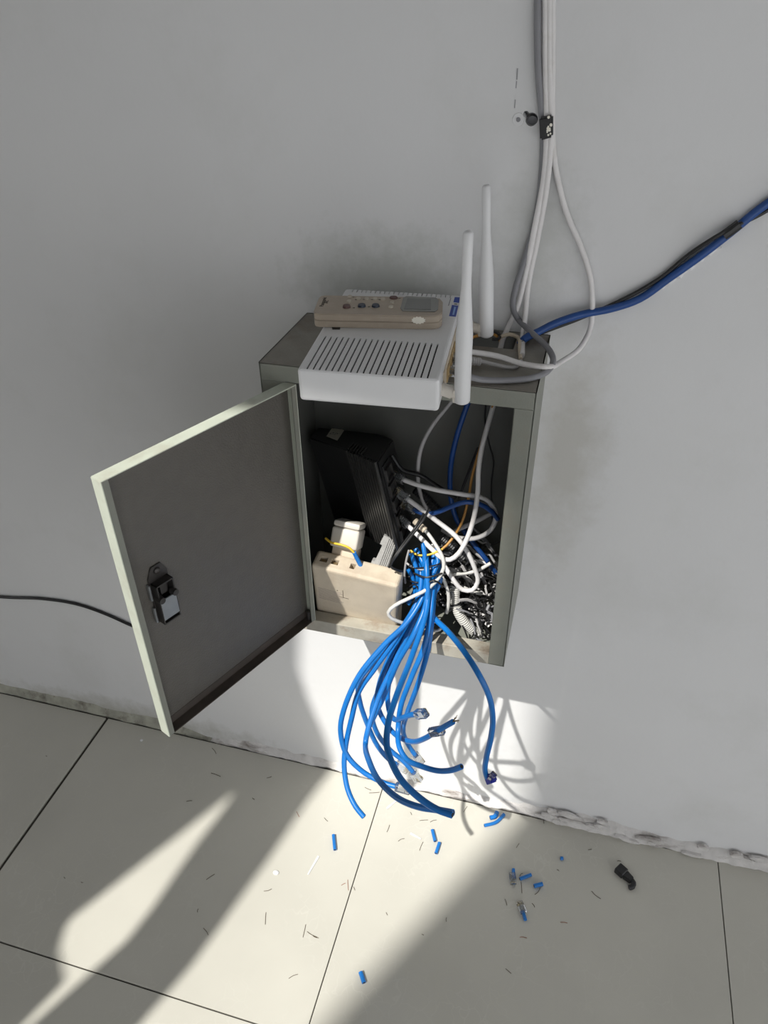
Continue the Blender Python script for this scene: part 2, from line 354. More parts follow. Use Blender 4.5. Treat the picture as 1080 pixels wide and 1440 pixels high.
box(b, (RM_, -D + .0004, -RM_), (W - RM_, -D + L, -RM_ + T), None, .0004, 1); box(b, (RM_ - T, -D + .0004, -H + RM_), (RM_, -D + L, -RM_), None, .0004, 1)
obj('front_frame', b, M_BOX, cab)
b = nb(); box(b, (RM_ - .004, -D - .0003, -H), (W - RM_, -D + T, -H + RM_), None, .0008, 2); box(b, (RM_, -D + .0002, -H + RM_ - T), (W - RM_, -D + L, -H + RM_), None, .0008, 2)
obj('bottom_rail', b, M_BOXD, cab)

ANG = 1.9767
HX, HY, DW, DT_, ZTD, ZBD = .0284, -.1473, .246, .0149, -.0214, -.3696
dx = Vector((math.cos(ANG), -math.sin(ANG), 0)); dn = Vector((math.sin(ANG), math.cos(ANG), 0))
DM = Matrix(((dx.x, dn.x, 0, HX), (dx.y, dn.y, 0, HY), (0, 0, 1, 0), (0, 0, 0, 1)))       # door frame, x to the free edge, y to the inside face
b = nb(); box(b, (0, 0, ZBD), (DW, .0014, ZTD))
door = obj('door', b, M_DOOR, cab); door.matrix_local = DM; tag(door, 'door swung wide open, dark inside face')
b = nb(); r = .0014
box(b, (0, -.0003, ZTD - r), (DW, DT_, ZTD + .0002), None, .0005, 1); box(b, (DW - r, -.0003, ZBD), (DW + .0002, DT_, ZTD), None, .0005, 1); box(b, (0, 0, ZBD), (r, DT_, ZTD), None, .0005, 1)
obj('rim', b, M_DOORE, door)
b = nb(); q = .0075
box(b, (DW - q, DT_ - r, ZBD + .001), (DW - .0012, DT_ - .0002, ZTD - .001)); obj('folded_edge', b, M_BOX, door)
b = nb(); box(b, (.0012, DT_ - r, ZBD + .001), (q, DT_ - .0002, ZTD - .001))
obj('folded_edge', b, M_BOX, door)
b = nb(); box(b, (.0012, .001, ZBD), (DW - .0012, DT_ - .0004, ZBD + r), None, .0005, 1); box(b, (.0012, .0014, ZBD + r), (DW - .0015, .0019, ZBD + .012)); obj('grimy_shaded_edge', b, mat('brown_grime_shade_enamel', (.06, .048, .040), .7, .25, 30), door)  # bottom rim: brown grime plus its shadow, both put into the colour
for zz in (ZTD - .03, ZBD + .03):
    b = nb(); cyl(b, (-.003, .003, zz - .016), (-.003, .003, zz + .016), .0028, n=12); obj('hinge', b, M_DSTEEL, door, smooth=True)
# lock on the inside of the door
lp = lambda px, py: hit(px, py, cab.matrix_world @ DM, 1, .006)
p0 = lp(231, 838); cx, cz = p0.x, p0.z
LM = Matrix.Translation((cx, .0014, cz)) @ Matrix.Rotation(math.pi / 2, 4, 'X').inverted() @ Matrix.Rotation(-.06, 4, 'Z')
# local of LM: x across, y -> -z ... use explicit axes instead: x along door width, y along height, z off the panel
LM = Matrix(((-1, 0, 0, cx), (0, 0, 1, .0014), (0, 1, 0, cz), (0, 0, 0, 1)))
b = nb(); prism(b, [(-.012, -.032), (.012, -.032), (.012, .028), (.006, .040), (-.006, .040), (-.012, .028)], .0016, LM, .0004)
lock = obj('lock_plate', b, M_DSTEEL, door); tag(lock, 'black and silver lock on the inside of the door')
b = nb()
box(b, (-.0105, -.030, .0016), (-.0092, .022, .0115), LM); box(b, (.0092, -.030, .0016), (.0105, .022, .0115), LM)
box(b, (-.0105, .0205, .0016), (.0105, .022, .0115), LM); box(b, (-.0105, -.030, .0016), (.0105, -.0285, .0115), LM)
box(b, (-.004, .006, .0016), (.004, .019, .007), LM); obj('lock_case', b, M_DSTEEL, door)
b = nb(); box(b, (-.0098, -.0245, .0095), (.0098, .002, .0118), LM, .0004, 1); obj('latch_cover', b, M_STEEL, door)
for sx in (-1, 1):
    b = nb(); cyl(b, LM @ Vector((sx * .0085, .004, .008)), LM @ Vector((sx * .0085, .004, .0145)), .0042, .0036); obj('rivet', b, M_DSTEEL, door, smooth=True)
b = nb(); ball(b, LM @ Vector((0, .033, .002)), .0042, (1, .6, 1)); obj('screw', b, M_DSTEEL, door, smooth=True)
b = nb(); ball(b, LM @ Vector((.001, -.036, .001)), .004, (1, .5, 1)); obj('screw', b, M_STEEL, door, smooth=True)
b = nb()
for z0_, z1_ in ((.002, .022), (-.028, -.008)): box(b, (-.0150, z0_, .0004), (-.0128, z1_, .0045), LM, .0004, 1)
obj('lock_tab', b, M_STEEL, door)
b = nb(); cyl(b, (.006, .008, ZBD - .001), (.006, .008, ZBD + .016), .003); obj('hinge_pin', b, M_DSTEEL, door, smooth=True)

# ------------------------------------------------------------------ white router
RW, RD, RH = .1354, .1984, .0340
RT = Matrix.Translation((.0785, -.2346, .0035 + Z0)) @ Euler((.0566, 0, .0716)).to_matrix().to_4x4()
rt = empty('wifi_router', RT, 'white router with slotted top lying on the steel cabinet', 'router')
b = nb(); box(b, (0, 0, 0), (RW, RD, RH), None, .0035, 3)
body = obj('casing', b, M_WHITE, rt, smooth=True)
cb = nb()
for k in range(20):
    x = .0095 + k * .00602; box(cb, (x - .0008, .0022, RH - .0115), (x + .0008, .073, RH + .01))
    if k > 0: pass
for k in range(22):
    x = .010 + k * .0053; box(cb, (x - .0005, RD - .010, RH - .006), (x + .0005, RD + .01, RH + .01))
boolean(body, cb)
for p in body.data.polygons: p.use_smooth = False
b = nb(); box(b, (.006, .0034, RH - .0124), (RW - .010, .0735, RH - .0016)); obj('vent_shade_filler', b, M_DARKV, rt)  # black filler below the slots stands in for the shade inside
b = nb(); box(b, (.006, RD - .010, RH - .0055), (RW - .008, RD - .0024, RH - .002)); obj('vent_shade_filler', b, M_DARKV, rt)
lh = lambda px, py: hit(px, py, RT, 2, RH)
def decal(parent, M, pxs, val, m, name, h=.0002):
    pts = [hit(x, y, M, 2, val) for x, y in pxs]; b = nb(); prism(b, [(p.x, p.y) for p in pts], h, Matrix.Translation((0, 0, val))); return obj(name, b, m, parent)
d1 = decal(rt, RT, [(639.5, 418), (648, 418.5), (645.5, 426), (637.5, 425)], RH, M_BLUEL, 'blue_badge')
d2 = decal(rt, RT, [(635.5, 429), (644.5, 430), (641, 445.5), (631.5, 444.5)], RH, M_BLUEL, 'blue_badge')
decal(rt, RT, [(638.7, 431.5), (641.3, 431.8), (638.5, 443), (636, 442.7)], RH + .0002, mat('pale_blue_print', (.25, .42, .75), .5), 'badge_stripe', .0001)
decal(rt, RT, [(639, 427), (643, 427.3), (642.7, 428.2), (638.6, 427.9)], RH, M_INK, 'small_print', .0001)
decal(rt, RT, [(633.5, 419), (634.6, 419), (631.3, 430), (630, 430)], RH, M_CG, 'small_print', .0001)
decal(rt, RT, [(466, 459), (479, 459), (478, 463.5), (467.5, 463.5)], RH, M_BLACK, 'power_button', .0006)
for fx in (.012, RW - .012):
    for fy in (.10, RD - .012):
        b = nb(); z = -.0025 if fy < .15 else -.012; cyl(b, (fx, fy, z), (fx, fy, .001), .005, n=12); obj('foot', b, M_BLACKR, rt, smooth=True)
# connector side (right-hand end): recessed panel, ports
b = nb(); box(b, (RW - .001, .028, .004), (RW + .0008, .17, RH - .007)); panel = obj('port_panel', b, M_CREAM, rt)
for k, y in enumerate((.055, .071, .087, .103)):
    b = nb(); o = .0008
    box(b, (RW, y - .0065, .006), (RW + .0022, y - .0055, .02)); box(b, (RW, y + .0055, .006), (RW + .0022, y + .0065, .02)); box(b, (RW, y - .0065, .019), (RW + .0022, y + .0065, .0202)); box(b, (RW, y - .0065, .0055), (RW + .0022, y + .0065, .0067))
    box(b, (RW - .0005, y - .0055, .0067), (RW + .001, y + .0055, .019)); obj('port', b, mat('amber_port', (.45, .33, .17), .5) if k == 0 else bpy.data.materials['amber_port'], rt)
def antenna(px_bot, py_bot, px_top, py_top, y, r0, r1, ly):
    Pb = RT.inverted() @ at(px_bot, py_bot, y); Pt = RT.inverted() @ at(px_top, py_top, y)
    d = (Pt - Pb); n = 14; pts = [Pb + d * (k / n) for k in range(n + 1)]
    prof = lambda i: r0 if i < 7 else r0 + (r1 - r0) * min(1, (i - 6) / 4)
    pts2 = [pts[0] - d.normalized() * .003, pts[0] - d.normalized() * .0015] + pts + [pts[-1] + d.normalized() * .002]
    rr = [r0 * .55, r0 * .88] + [prof(i) for i in range(n + 1)] + [r1 * .6]
    b = nb(); tube(b, pts2, 0, 16, rf=lambda i: rr[i]); a = obj('antenna', b, M_WHITE, rt, smooth='all')
    base = Vector((RW - .001, ly, .013)); j = Pb + d.normalized() * .004
    b = nb(); cyl(b, base, base + (j - base) * .55, .0062); cyl(b, base + (j - base) * .55, base + (j - base) * .95, .0052, .006); box(b, (j.x - .009, j.y - .004, j.z - .006), (j.x + .001, j.y + .004, j.z + .008), None, .001, 1)
    obj('antenna_joint', b, M_WHITE2, a, smooth=True)
antenna(649.5, 563, 658.5, 328, -.205, .0078, .0044, .022)
antenna(684, 470, 684, 263, -.062, .0078, .0044, .168)

# ------------------------------------------------------------------ remote control
MW, MD, MH = .1323, .0488, .0145
mz = .0035 + (-.1467 + .2346) * .0566 + RH + .0006
RMT = Matrix.Translation((.0639, -.1467, mz + Z0)) @ Euler((.0566, 0, .1837)).to_matrix().to_4x4()
rm = empty('remote_control', RMT, 'beige air conditioner remote control lying across the white router', 'remote')
b = nb()
OUT = [(.006, 0), (MW - .010, 0), (MW - .003, .003), (MW, .011), (MW, MD - .011), (MW - .003, MD - .003), (MW - .010, MD), (.006, MD), (.0015, MD - .002), (0, MD - .007), (0, .007), (.0015, .002)]
prism(b, OUT, MH * .49, None, .0005); obj('lower_shell', b, M_REMOTE, rm, smooth=True)
b = nb(); prism(b, OUT, MH * .5, Matrix.Translation((0, 0, MH * .5)), .0008)
obj('upper_shell', b, M_REMOTE, rm, smooth=True)
LS = lambda pxs: [hit(x, y, RMT, 2, MH) for x, y in pxs]
pts = LS([(563, 434), (567, 419), (571, 417), (613, 419), (617, 422), (616, 436), (612, 439), (566, 438)])
b = nb(); prism(b, [(p.x, p.y) for p in pts], .0007, Matrix.Translation((0, 0, MH)), .0003); sc = obj('display_lens', b, M_BEZEL, rm)
pts = LS([(568, 435.5), (573, 420.5), (606, 421.5), (606, 436.5)])
b = nb(); prism(b, [(p.x, p.y) for p in pts], .0003, Matrix.Translation((0, 0, MH + .0007))); obj('display', b, M_SCREEN, sc)
def button(px, py, rx, ry, h, m):
    p = hit(px, py, RMT, 2, MH); b = nb()
    t = bmesh.new(); bmesh.ops.create_cone(t, cap_ends=True, segments=16, radius1=1, radius2=.88, depth=1, matrix=Matrix.Translation((0, 0, .5)))
    t.transform(Matrix.Translation((p.x, p.y, MH)) @ Matrix.Diagonal((rx, ry, h, 1))); add(b, t); obj('button', b, m, rm, smooth=True)
for px, py in ((504.2, 420.5), (515.7, 420.6), (527.5, 420.8), (538.5, 421)): button(px, py, .0027, .0033, .0012, M_BTNW)
for px, py, m in ((487.5, 432, M_BTNR), (508.8, 430.8, M_BTNB), (528.3, 431, M_BTNB)): button(px, py, .0042, .0042, .0022, m)
button(553.5, 419.3, .0046, .0036, .0016, M_BTNR)
for px, py in ((492, 417.5), (491, 424), (551.8, 425.5), (550, 431.8)): button(px, py, .0026, .0032, .0012, M_BTNW)
def on_remote(txt, px, py, size, rot, m=M_INK):
    p = hit(px, py, RMT, 2, MH); return lettering(txt, size, Matrix.Translation((p.x, p.y, MH + .0001)) @ Matrix.Rotation(rot, 4, 'Z'), rm, m)
on_remote('Panasonic', 454.5, 424.5, .0062, math.pi / 2); on_remote('A/C', 459.5, 424.5, .0050, math.pi / 2)
for px, py in ((500.5, 421.5), (511.5, 421.2), (522.8, 421.5), (533.5, 421.5), (497.2, 433), (518.5, 431.5), (562, 419.5), (497, 418)): on_remote('ii', px, py, .0035, math.pi / 2)
p = hit(588.5, 449, RMT, 1, 0)
b = nb(); prism(b, [(.0075 * math.cos(a) * (1 if k % 2 else .82), .0042 * math.sin(a) * (1 if k % 2 else .8)) for k, a in enumerate([i * math.pi / 12 for i in range(24)])], .0003, Matrix.Translation((p.x, .0001, max(.0047, min(p.z, MH - .0045)))) @ Matrix.Rotation(math.pi / 2, 4, 'X'))
obj('seal_sticker', b, M_PAPER, rm)

# ------------------------------------------------------------------ black network switch leaning inside
A = at(434, 615, -.055); B = at(487, 632, -.092); E_ = at(531, 650, -.082); G = at(553, 618, -.022); Hh = at(462, 586, -.012)
vdir = at(522, 757, -.080) - B
tn = (A - B).cross(G - B).normalized()
if tn.z < 0: tn = -tn
def onplane(px, py, p0, n):
    d = ray(px, py); return CAM_LOC + d * ((p0 - CAM_LOC).dot(n) / d.dot(n))
E_ = onplane(531, 650, B, tn); Hh = onplane(462, 586, B, tn)
sw = empty('network_switch', Matrix.Translation(B), 'black ribbed network switch leaning inside the open cabinet', 'network switch')
loc = lambda p: p - B
def sprism(b, ring, v):
    lo = [b.verts.new(loc(p)) for p in ring]; hi = [b.verts.new(loc(p + v)) for p in ring]; n = len(ring)
    b.faces.new(lo); b.faces.new(hi[::-1])
    for k in range(n): b.faces.new((lo[k], hi[k], hi[(k + 1) % n], lo[(k + 1) % n]))
b = nb(); sprism(b, [A, B, E_, G, Hh], vdir); bmesh.ops.bevel(b, geom=b.edges[:], offset=.0015, segments=2, affect='EDGES'); obj('casing', b, M_BLACK, sw, smooth=True)
un = (E_ - B); fn = un.cross(vdir).normalized();
if fn.y > 0: fn = -fn
topn = un.cross(A - B).normalized()
if topn.z < 0: topn = -topn
back = (G - E_)
for k in range(11):
    f = .06 + .88 * k / 10; o_ = B + un * f; w = un * .024
    b = nb(); P_ = [o_ - w, o_ + w, o_ + w + fn * .0034, o_ - w + fn * .0034]; sprism(b, P_, vdir * .985)
    tt = [o_ - w + topn * .0004, o_ + w + topn * .0004, o_ + w + topn * .002, o_ - w + topn * .002]
    if k < 6: sprism(b, [x for x in tt], back * .28)
    obj('rib', b, M_RIB, sw)
def onplane(px, py, p0, n):
    d = ray(px, py); return CAM_LOC + d * ((p0 - CAM_LOC).dot(n) / d.dot(n))
tn = (A - B).cross(G - B).normalized()
if tn.z < 0: tn = -tn
pl = [onplane(x, y, B, tn) + tn * .0012 for x, y in ((468.5, 600.7), (484, 606.5), (474.3, 621), (459, 615))]
b = nb(); sprism(b, pl, tn * .0004); stk = obj('label_sticker', b, M_PAPER, sw)
lx = (pl[1] - pl[0]).normalized(); ly = tn.cross(lx).normalized(); ctr = onplane(468, 611.5, B, tn) + tn * .0018
LMx = Matrix(((lx.x, ly.x, tn.x, loc(ctr).x), (lx.y, ly.y, tn.y, loc(ctr).y), (lx.z, ly.z, tn.z, loc(ctr).z), (0, 0, 0, 1)))
b = nb(); R1, R2 = .0040, .0033; n = 28
for k in range(n):
    a0 = math.radians(125) + k * math.radians(320) / n; a1 = a0 + math.radians(320) / n
    b.faces.new([b.verts.new(LMx @ Vector((r_ * math.cos(a), r_ * math.sin(a), 0))) for r_, a in ((R1, a0), (R1, a1), (R2, a1), (R2, a0))])
b.faces.new([b.verts.new(LMx @ Vector(v)) for v in ((-.0042, .0052, 0), (-.0008, .0016, 0), (-.0032, .0018, 0))])
obj('reset_mark', b, M_INK, stk)
lettering('ON', .0026, LMx @ Matrix.Translation((.001, .0058, 0)), stk, M_INK)
lettering('0 1 2 3', .0018, LMx @ Matrix.Translation((.0066, .001, 0)) @ Matrix.Rotation(math.pi / 2, 4, 'Z'), stk, M_INK)
pn = (G - E_).cross(vdir).normalized()
if pn.x < 0: pn = -pn
pnl = [E_ + (G - E_) * .12 + vdir * .08 + pn * .0005, E_ + (G - E_) * .52 + vdir * .08 + pn * .0005, E_ + (G - E_) * .52 + vdir * .95 + pn * .0005, E_ + (G - E_) * .12 + vdir * .95 + pn * .0005]
b = nb(); sprism(b, pnl, pn * .001); obj('port_panel', b, mat('dull_black_metal', (.03, .03, .03), .4, .2), sw)
for k in range(5):
    b = nb(); s0 = .12 + k * .165; e = lambda s, t: E_ + (G - E_) * s + vdir * t
    for (a0, a1, t0, t1) in ((.14, .17, s0, s0 + .13), (.46, .49, s0, s0 + .13), (.14, .49, s0, s0 + .012), (.14, .49, s0 + .118, s0 + .13)):
        sprism(b, [e(a0, t0) + pn * .001, e(a1, t0) + pn * .001, e(a1, t1) + pn * .001, e(a0, t1) + pn * .001], pn * .003)
    obj('port', b, M_DSTEEL, sw)

# ------------------------------------------------------------------ socket block, adapter, clip
BX_, BY_, BYAW, BW, BD, BH, BROLL = 0.0330, -0.1270, -0.0147, 0.1160, 0.0280, 0.1207, 0.0804
BM = Matrix.Translation((BX_, BY_, -.3895 + Z0)) @ Euler((.241, BROLL, BYAW)).to_matrix().to_4x4()
blk = empty('extension_socket', BM, 'dusty cream extension socket block at the cabinet bottom left', 'extension socket')
b = nb(); box(b, (0, 0, 0), (BW, BD, BH), None, .0045, 3); bo = obj('casing', b, M_CREAM, blk, smooth=True)
cb = nb()
for hx_, hy_, w_, d_ in ((.013, BD * .5, .010, .008), (.028, BD * .5, .010, .008), (.052, BD * .5, .007, .008)):
    box(cb, (hx_ - w_ / 2, hy_ - d_ / 2, BH - .010), (hx_ + w_ / 2, hy_ + d_ / 2, BH + .01))
boolean(bo, cb)
for p in bo.data.polygons: p.use_smooth = False
b = nb()
for hx_ in (.013, .028): box(b, (hx_ - .003, BD * .5 - .0025, BH - .0098), (hx_ + .003, BD * .5 + .0025, BH - .004))
obj('socket_contact', b, M_COPPER, blk)
p = hit(466, 838, BM, 1, 0)
b = nb()
for k in range(9):
    box(b, (p.x - .018, -.0002, p.z + .012 - k * .003), (p.x + .014 + .003 * math.sin(k * 2), .0002, p.z + .0128 - k * .003))
obj('printed_lines', b, mat('faded_print', (.36, .30, .26), .8), blk)
p = hit(482, 835, BM, 1, 0)
b = nb(); box(b, (p.x, -.0002, p.z - .008), (p.x + .0006, .0002, p.z + .008)); box(b, (p.x - .006, -.0002, p.z - .009), (p.x + .008, .0002, p.z - .0082)); box(b, (p.x - .008, -.0002, p.z + .004), (p.x - .0065, .0002, p.z + .0055)); obj('scratch_mark', b, M_HAIR, blk)

AP = at(484, 757, -.124)
AM = Matrix.Translation(AP) @ Euler((math.radians(-30), math.radians(2), math.radians(-3))).to_matrix().to_4x4()
ad = empty('plug_adapter', AM, 'small white plug adapter behind the cream socket block', 'adapter')
b = nb(); box(b, (-.0185, .0, -.0135), (.0185, .030, .0125), None, .003, 3); obj('adapter_body', b, M_WHITE2, ad, smooth=True)
b = nb(); box(b, (-.018, .0005, .0130), (.018, .029, .0215), None, .003, 2); obj('adapter_lid', b, M_WHITE2, ad, smooth=True)
b = nb(); box(b, (-.0165, .008, -.036), (.0165, .034, -.0130), None, .003, 2); obj('adapter_base', b, M_CREAM, ad, smooth=True)

cp = [at(540, 753, -.118), at(559, 761, -.118), at(547, 802, -.132), at(524, 796, -.132)]
cpo = cp[0]
cm = empty('grey_plug', Matrix.Translation(cpo), 'dusty grey plug standing in the socket block below the switch', 'plug')
b = nb(); nn = (cp[1] - cp[0]).cross(cp[3] - cp[0]).normalized()
if nn.y > 0: nn = -nn
vd = cp[3] - cp[0]; ud = cp[1] - cp[0]
q = lambda u, v: cp[0] + ud * u + vd * v - cpo
def sp2(b, ring, v):
    lo = [b.verts.new(p) for p in ring]; hi = [b.verts.new(p + v) for p in ring]; n = len(ring); b.faces.new(lo); b.faces.new(hi[::-1])
    for k in range(n): b.faces.new((lo[k], hi[k], hi[(k + 1) % n], lo[(k + 1) % n]))
sp2(b, [q(-.02, .0), q(1, 0), q(1, 1), q(-.18, 1), q(-.18, .86), q(.02, .84), q(.12, .3), q(-.06, .28), q(-.06, .18), q(.0, .16)], -nn * .012); obj('plug_body', b, M_CLIP, cm)
b = nb()
for k in range(5): sp2(b, [q(.35 + .13 * k, .02), q(.42 + .13 * k, .02), q(.42 + .13 * k, .98), q(.35 + .13 * k, .98)], nn * .0012)
obj('grip_rib', b, M_CLIP, cm)

# ------------------------------------------------------------------ cables inside the cabinet
def px(*pts): return [at(x, y, d) for x, y, d in pts]
CR = .0031
def plugged(o, P, s=1.0, end=0):
    p, d = (P[0], P[0] - P[2]) if end == 0 else (P[-1], P[-1] - P[-3])
    return rj45(frame_at(p - d.normalized() * .003, d), o, s)
o, P = cable('ethernet_cable', px((566, 674, -.07), (585, 681, -.075), (615, 689, -.08), (650, 695, -.082), (683, 702, -.075), (697, 722, -.07), (690, 745, -.068), (668, 757, -.065), (640, 755, -.06), (622, 745, -.05)), CR, M_CW, 'white network cable in the topmost port of the black switch, curling back', 'white network cables'); plugged(o, P)
o, P = cable('ethernet_cable', px((572, 701, -.085), (590, 714, -.09), (612, 731, -.095), (640, 753, -.1), (655, 772, -.1), (668, 800, -.1), (672, 818, -.1), (664, 830, -.102), (650, 829, -.105), (636, 813, -.106), (626, 797, -.1), (618, 778, -.09)), CR, M_CW, 'white network cable sagging in a loop above the corrugated conduit', 'white network cables'); plugged(o, P)
o, P = cable('ethernet_cable', px((572, 738, -.09), (588, 753, -.098), (606, 771, -.105), (622, 785, -.11), (633, 787, -.112), (645, 778, -.11), (657, 757, -.105), (667, 725, -.1), (672, 690, -.09), (673, 660, -.082), (678, 628, -.07), (686, 598, -.055), (693, 573, -.042), (700, 545, -.035), (706, 520, -.03)), CR, M_CW, 'white network cable dropping from the cabinet top to the lowest port', 'white network cables'); plugged(o, P)
o, P = cable('ethernet_cable', px((590, 738, -.09), (600, 748, -.096), (612, 765, -.105), (622, 783, -.115), (624, 798, -.12), (616, 814, -.126), (600, 829, -.14), (578, 840, -.152), (556, 851, -.16), (546, 861, -.163), (550, 869, -.163), (566, 876, -.158)), .0024, M_CWD, 'thin white lead crossing in front of the blue bundle', 'white network cables')
b = nb(); tube(b, spline(px((583, 732, -.088), (598, 746, -.095)), .0012), 0, 10, rf=lambda i: .0046 if i % 2 else .0040); obj('strain_relief', b, M_CREAM, o)
cable('ethernet_cable', [Vector((.196, -.034, Z0 + .004))] + px((648, 545, -.036), (632, 568, -.04), (609, 597, -.05), (594, 625, -.055), (588, 655, -.055), (590, 690, -.055), (600, 715, -.055), (620, 738, -.055), (645, 760, -.055), (665, 785, -.05)), .0026, M_CG2, 'grey network cable hanging at the back beside the switch')
cable('ethernet_cable', px((630, 753, -.05), (645, 744, -.055), (668, 734, -.055), (692, 721, -.045)), CR, M_CG2, 'short dim grey cable crossing behind the white loops')
o, P = cable('ethernet_cable', px((582, 716, -.085), (594, 722, -.09), (612, 721, -.092), (635, 712, -.092), (655, 706, -.09), (675, 709, -.085), (690, 718, -.08), (700, 730, -.07)), .0031, M_CBD, 'blue network cable arching from the switch to the right cabinet side'); plugged(o, P)
cable('ethernet_cable', px((668, 540, -.03), (655, 575, -.035), (642, 615, -.04), (634, 655, -.04), (634, 700, -.04), (642, 730, -.045), (660, 757, -.05), (680, 782, -.055), (697, 805, -.05)), .0034, M_CBD, 'blue network cable hanging down the back of the cabinet')
cable('fibre_cable', px((702, 545, -.035), (690, 580, -.045), (678, 620, -.05), (664, 670, -.06), (658, 705, -.065), (648, 738, -.075), (634, 760, -.085), (622, 772, -.095), (604, 780, -.1), (588, 780, -.102), (577, 775, -.104)), .0017, M_CO, 'thin orange cord coming down to the top of the blue bundle', cat='cable')
cable('black_cable', px((684, 560, -.03), (682, 590, -.03), (688, 625, -.03), (694, 648, -.03), (691, 680, -.03), (692, 730, -.03)), .0011, M_CK, 'very thin black wire at the right rear of the cabinet', cat='cable')
cable('black_cable', px((672, 630, -.03), (656, 672, -.035), (646, 700, -.04), (640, 730, -.04)), .0016, M_CK, 'black cord slanting behind the orange cord', cat='cable')
cable('black_cable', px((551, 640, -.06), (566, 661, -.062), (590, 668, -.062), (612, 682, -.055), (640, 700, -.045)), .003, M_CK, 'thick black cord leaving the far side of the switch', cat='cable')
cable('power_cable', px((604, 715, -.1), (592, 736, -.108), (576, 757, -.125), (560, 778, -.142), (549, 796, -.148), (556, 801, -.146), (566, 804, -.13)), .0016, M_CK, 'black twin cord running down across the grey plug', cat='cable')
cable('power_cable', px((596, 722, -.098), (584, 742, -.106), (567, 765, -.128), (553, 786, -.144), (547, 798, -.148)), .0016, M_CK, 'second strand of black twin cord beside the grey plug', cat='cable')
for i, (x, y, d) in enumerate(((598, 700, -.05), (634, 768, -.07))):
    b = nb(); P = spline(px((x - 14, y - 12, d), (x, y, d), (x + 18, y + 18, d)), .0016); tube(b, P, 0, 10, rf=lambda i: .0066 if i % 2 else .0056)
    tag(obj('corrugated_hose', b, M_BLACKR), ('black corrugated hose behind the switch ports', 'black corrugated hose beneath the white cable loops')[i], 'hose')
o, P = cable('yellow_wire', px((458, 757, -.128), (466, 763, -.134), (480, 766, -.137), (492, 771, -.138), (499, 779, -.139)), .0015, M_CY, 'yellow wire with a blue sleeve pushed into the socket block', cat='wire')
b = nb(); tube(b, spline(px((498, 777, -.139), (503, 787, -.139), (509, 799, -.138))), .0028, 10); obj('blue_sleeve', b, M_CB, o, smooth=True)
cable('yellow_wire', px((577, 774, -.108), (586, 780, -.111), (597, 781, -.112), (610, 778, -.11), (622, 772, -.104)), .0014, M_CY, 'yellow wire across the top of the blue cable bundle', cat='wire')
# conduit
P = spline(px((641, 818, -.09), (640, 832, -.095), (640, 846, -.1), (645, 862, -.106), (655, 877, -.108), (668, 889, -.104), (684, 900, -.09)), .0009)
b = nb(); tube(b, P, 0, 14, rf=lambda i: (.0069, .0069, .0050)[i % 3])
cd = tag(obj('corrugated_conduit', b, M_CWD, smooth=True), 'white corrugated conduit curving at the cabinet bottom', 'conduit')
for k in (3, 34):
    b = nb(); d = (P[k + 1] - P[k]).normalized(); cyl(b, P[k] - d * .0011, P[k] + d * .0011, .0078, n=16); obj('cable_tie', b, M_BLACKR, cd)

# tangle of thin wires in the lower right corner
floorz = -H + Z0 + .006
for i in range(210):
    white = random.random() < .5
    x = random.uniform(.188, .272); y = random.uniform(-.118, -.02) if x > .238 else random.uniform(-.080, -.02); z = floorz + random.random() ** 1.6 * (.035 + .75 * (y + .125))
    a = random.uniform(-2.6, -.4) if random.random() < .6 else random.uniform(0, 6.28); l = random.uniform(.02, .05); pts = []
    for k in range(4):
        t = (k / 3 - .5) * l
        pts.append(Vector((min(.285, max(.175, x + math.cos(a) * t + random.uniform(-.004, .004))), min(-.006, max(-.124 if x > .238 else -.082, y + math.sin(a) * t * .6)), max(floorz - .002, z + random.uniform(-.006, .006) + .5 * t * math.sin(a * 2)))))
    r = random.choice((.0013, .0016, .0022)) if white else random.choice((.0012, .0016))
    m = random.choice((M_CW, M_CG2, M_CG2, M_CG)) if white else M_CK
    cable('wire', pts, r, m, 'thin %s wire in the tangle at the cabinet bottom right' % ('pale' if white else 'black'), 'thin %s wires in the tangle' % ('pale' if white else 'black'), 'wire', n=6, step=.01)
for i, pts in enumerate((((690, 792, -.08), (672, 802, -.085), (655, 806, -.09), (634, 808, -.1)), ((648, 790, -.06), (640, 776, -.06), (630, 765, -.06)), ((652, 826, -.09), (664, 832, -.09), (678, 835, -.085)), ((622, 812, -.11), (629, 828, -.112), (631, 845, -.114), (628, 862, -.116)), ((618, 875, -.138), (621, 883, -.142), (614, 887, -.143), (609, 886, -.14)))):
    cable('white_wire', px(*pts), .0024 if i != 4 else .002, M_CWD, ('white wire lying level beneath the sagging loop', 'white wire rising behind the sagging loop', 'white wire just right of the conduit mouth', 'white wire hanging between blue bundle and conduit', 'short hooked white wire resting on the bottom rail')[i], cat='wire')
for i, pts in enumerate((((660, 846, -.1), (668, 843, -.1), (674, 852, -.098), (668, 864, -.098), (660, 869, -.1)), ((655, 838, -.08), (668, 850, -.075), (690, 858, -.06)))):
    cable('black_wire', px(*pts), .0013, M_CK, ('black wire bent in a loop right of the conduit', 'black wire running to the right cabinet wall')[i], cat='wire')

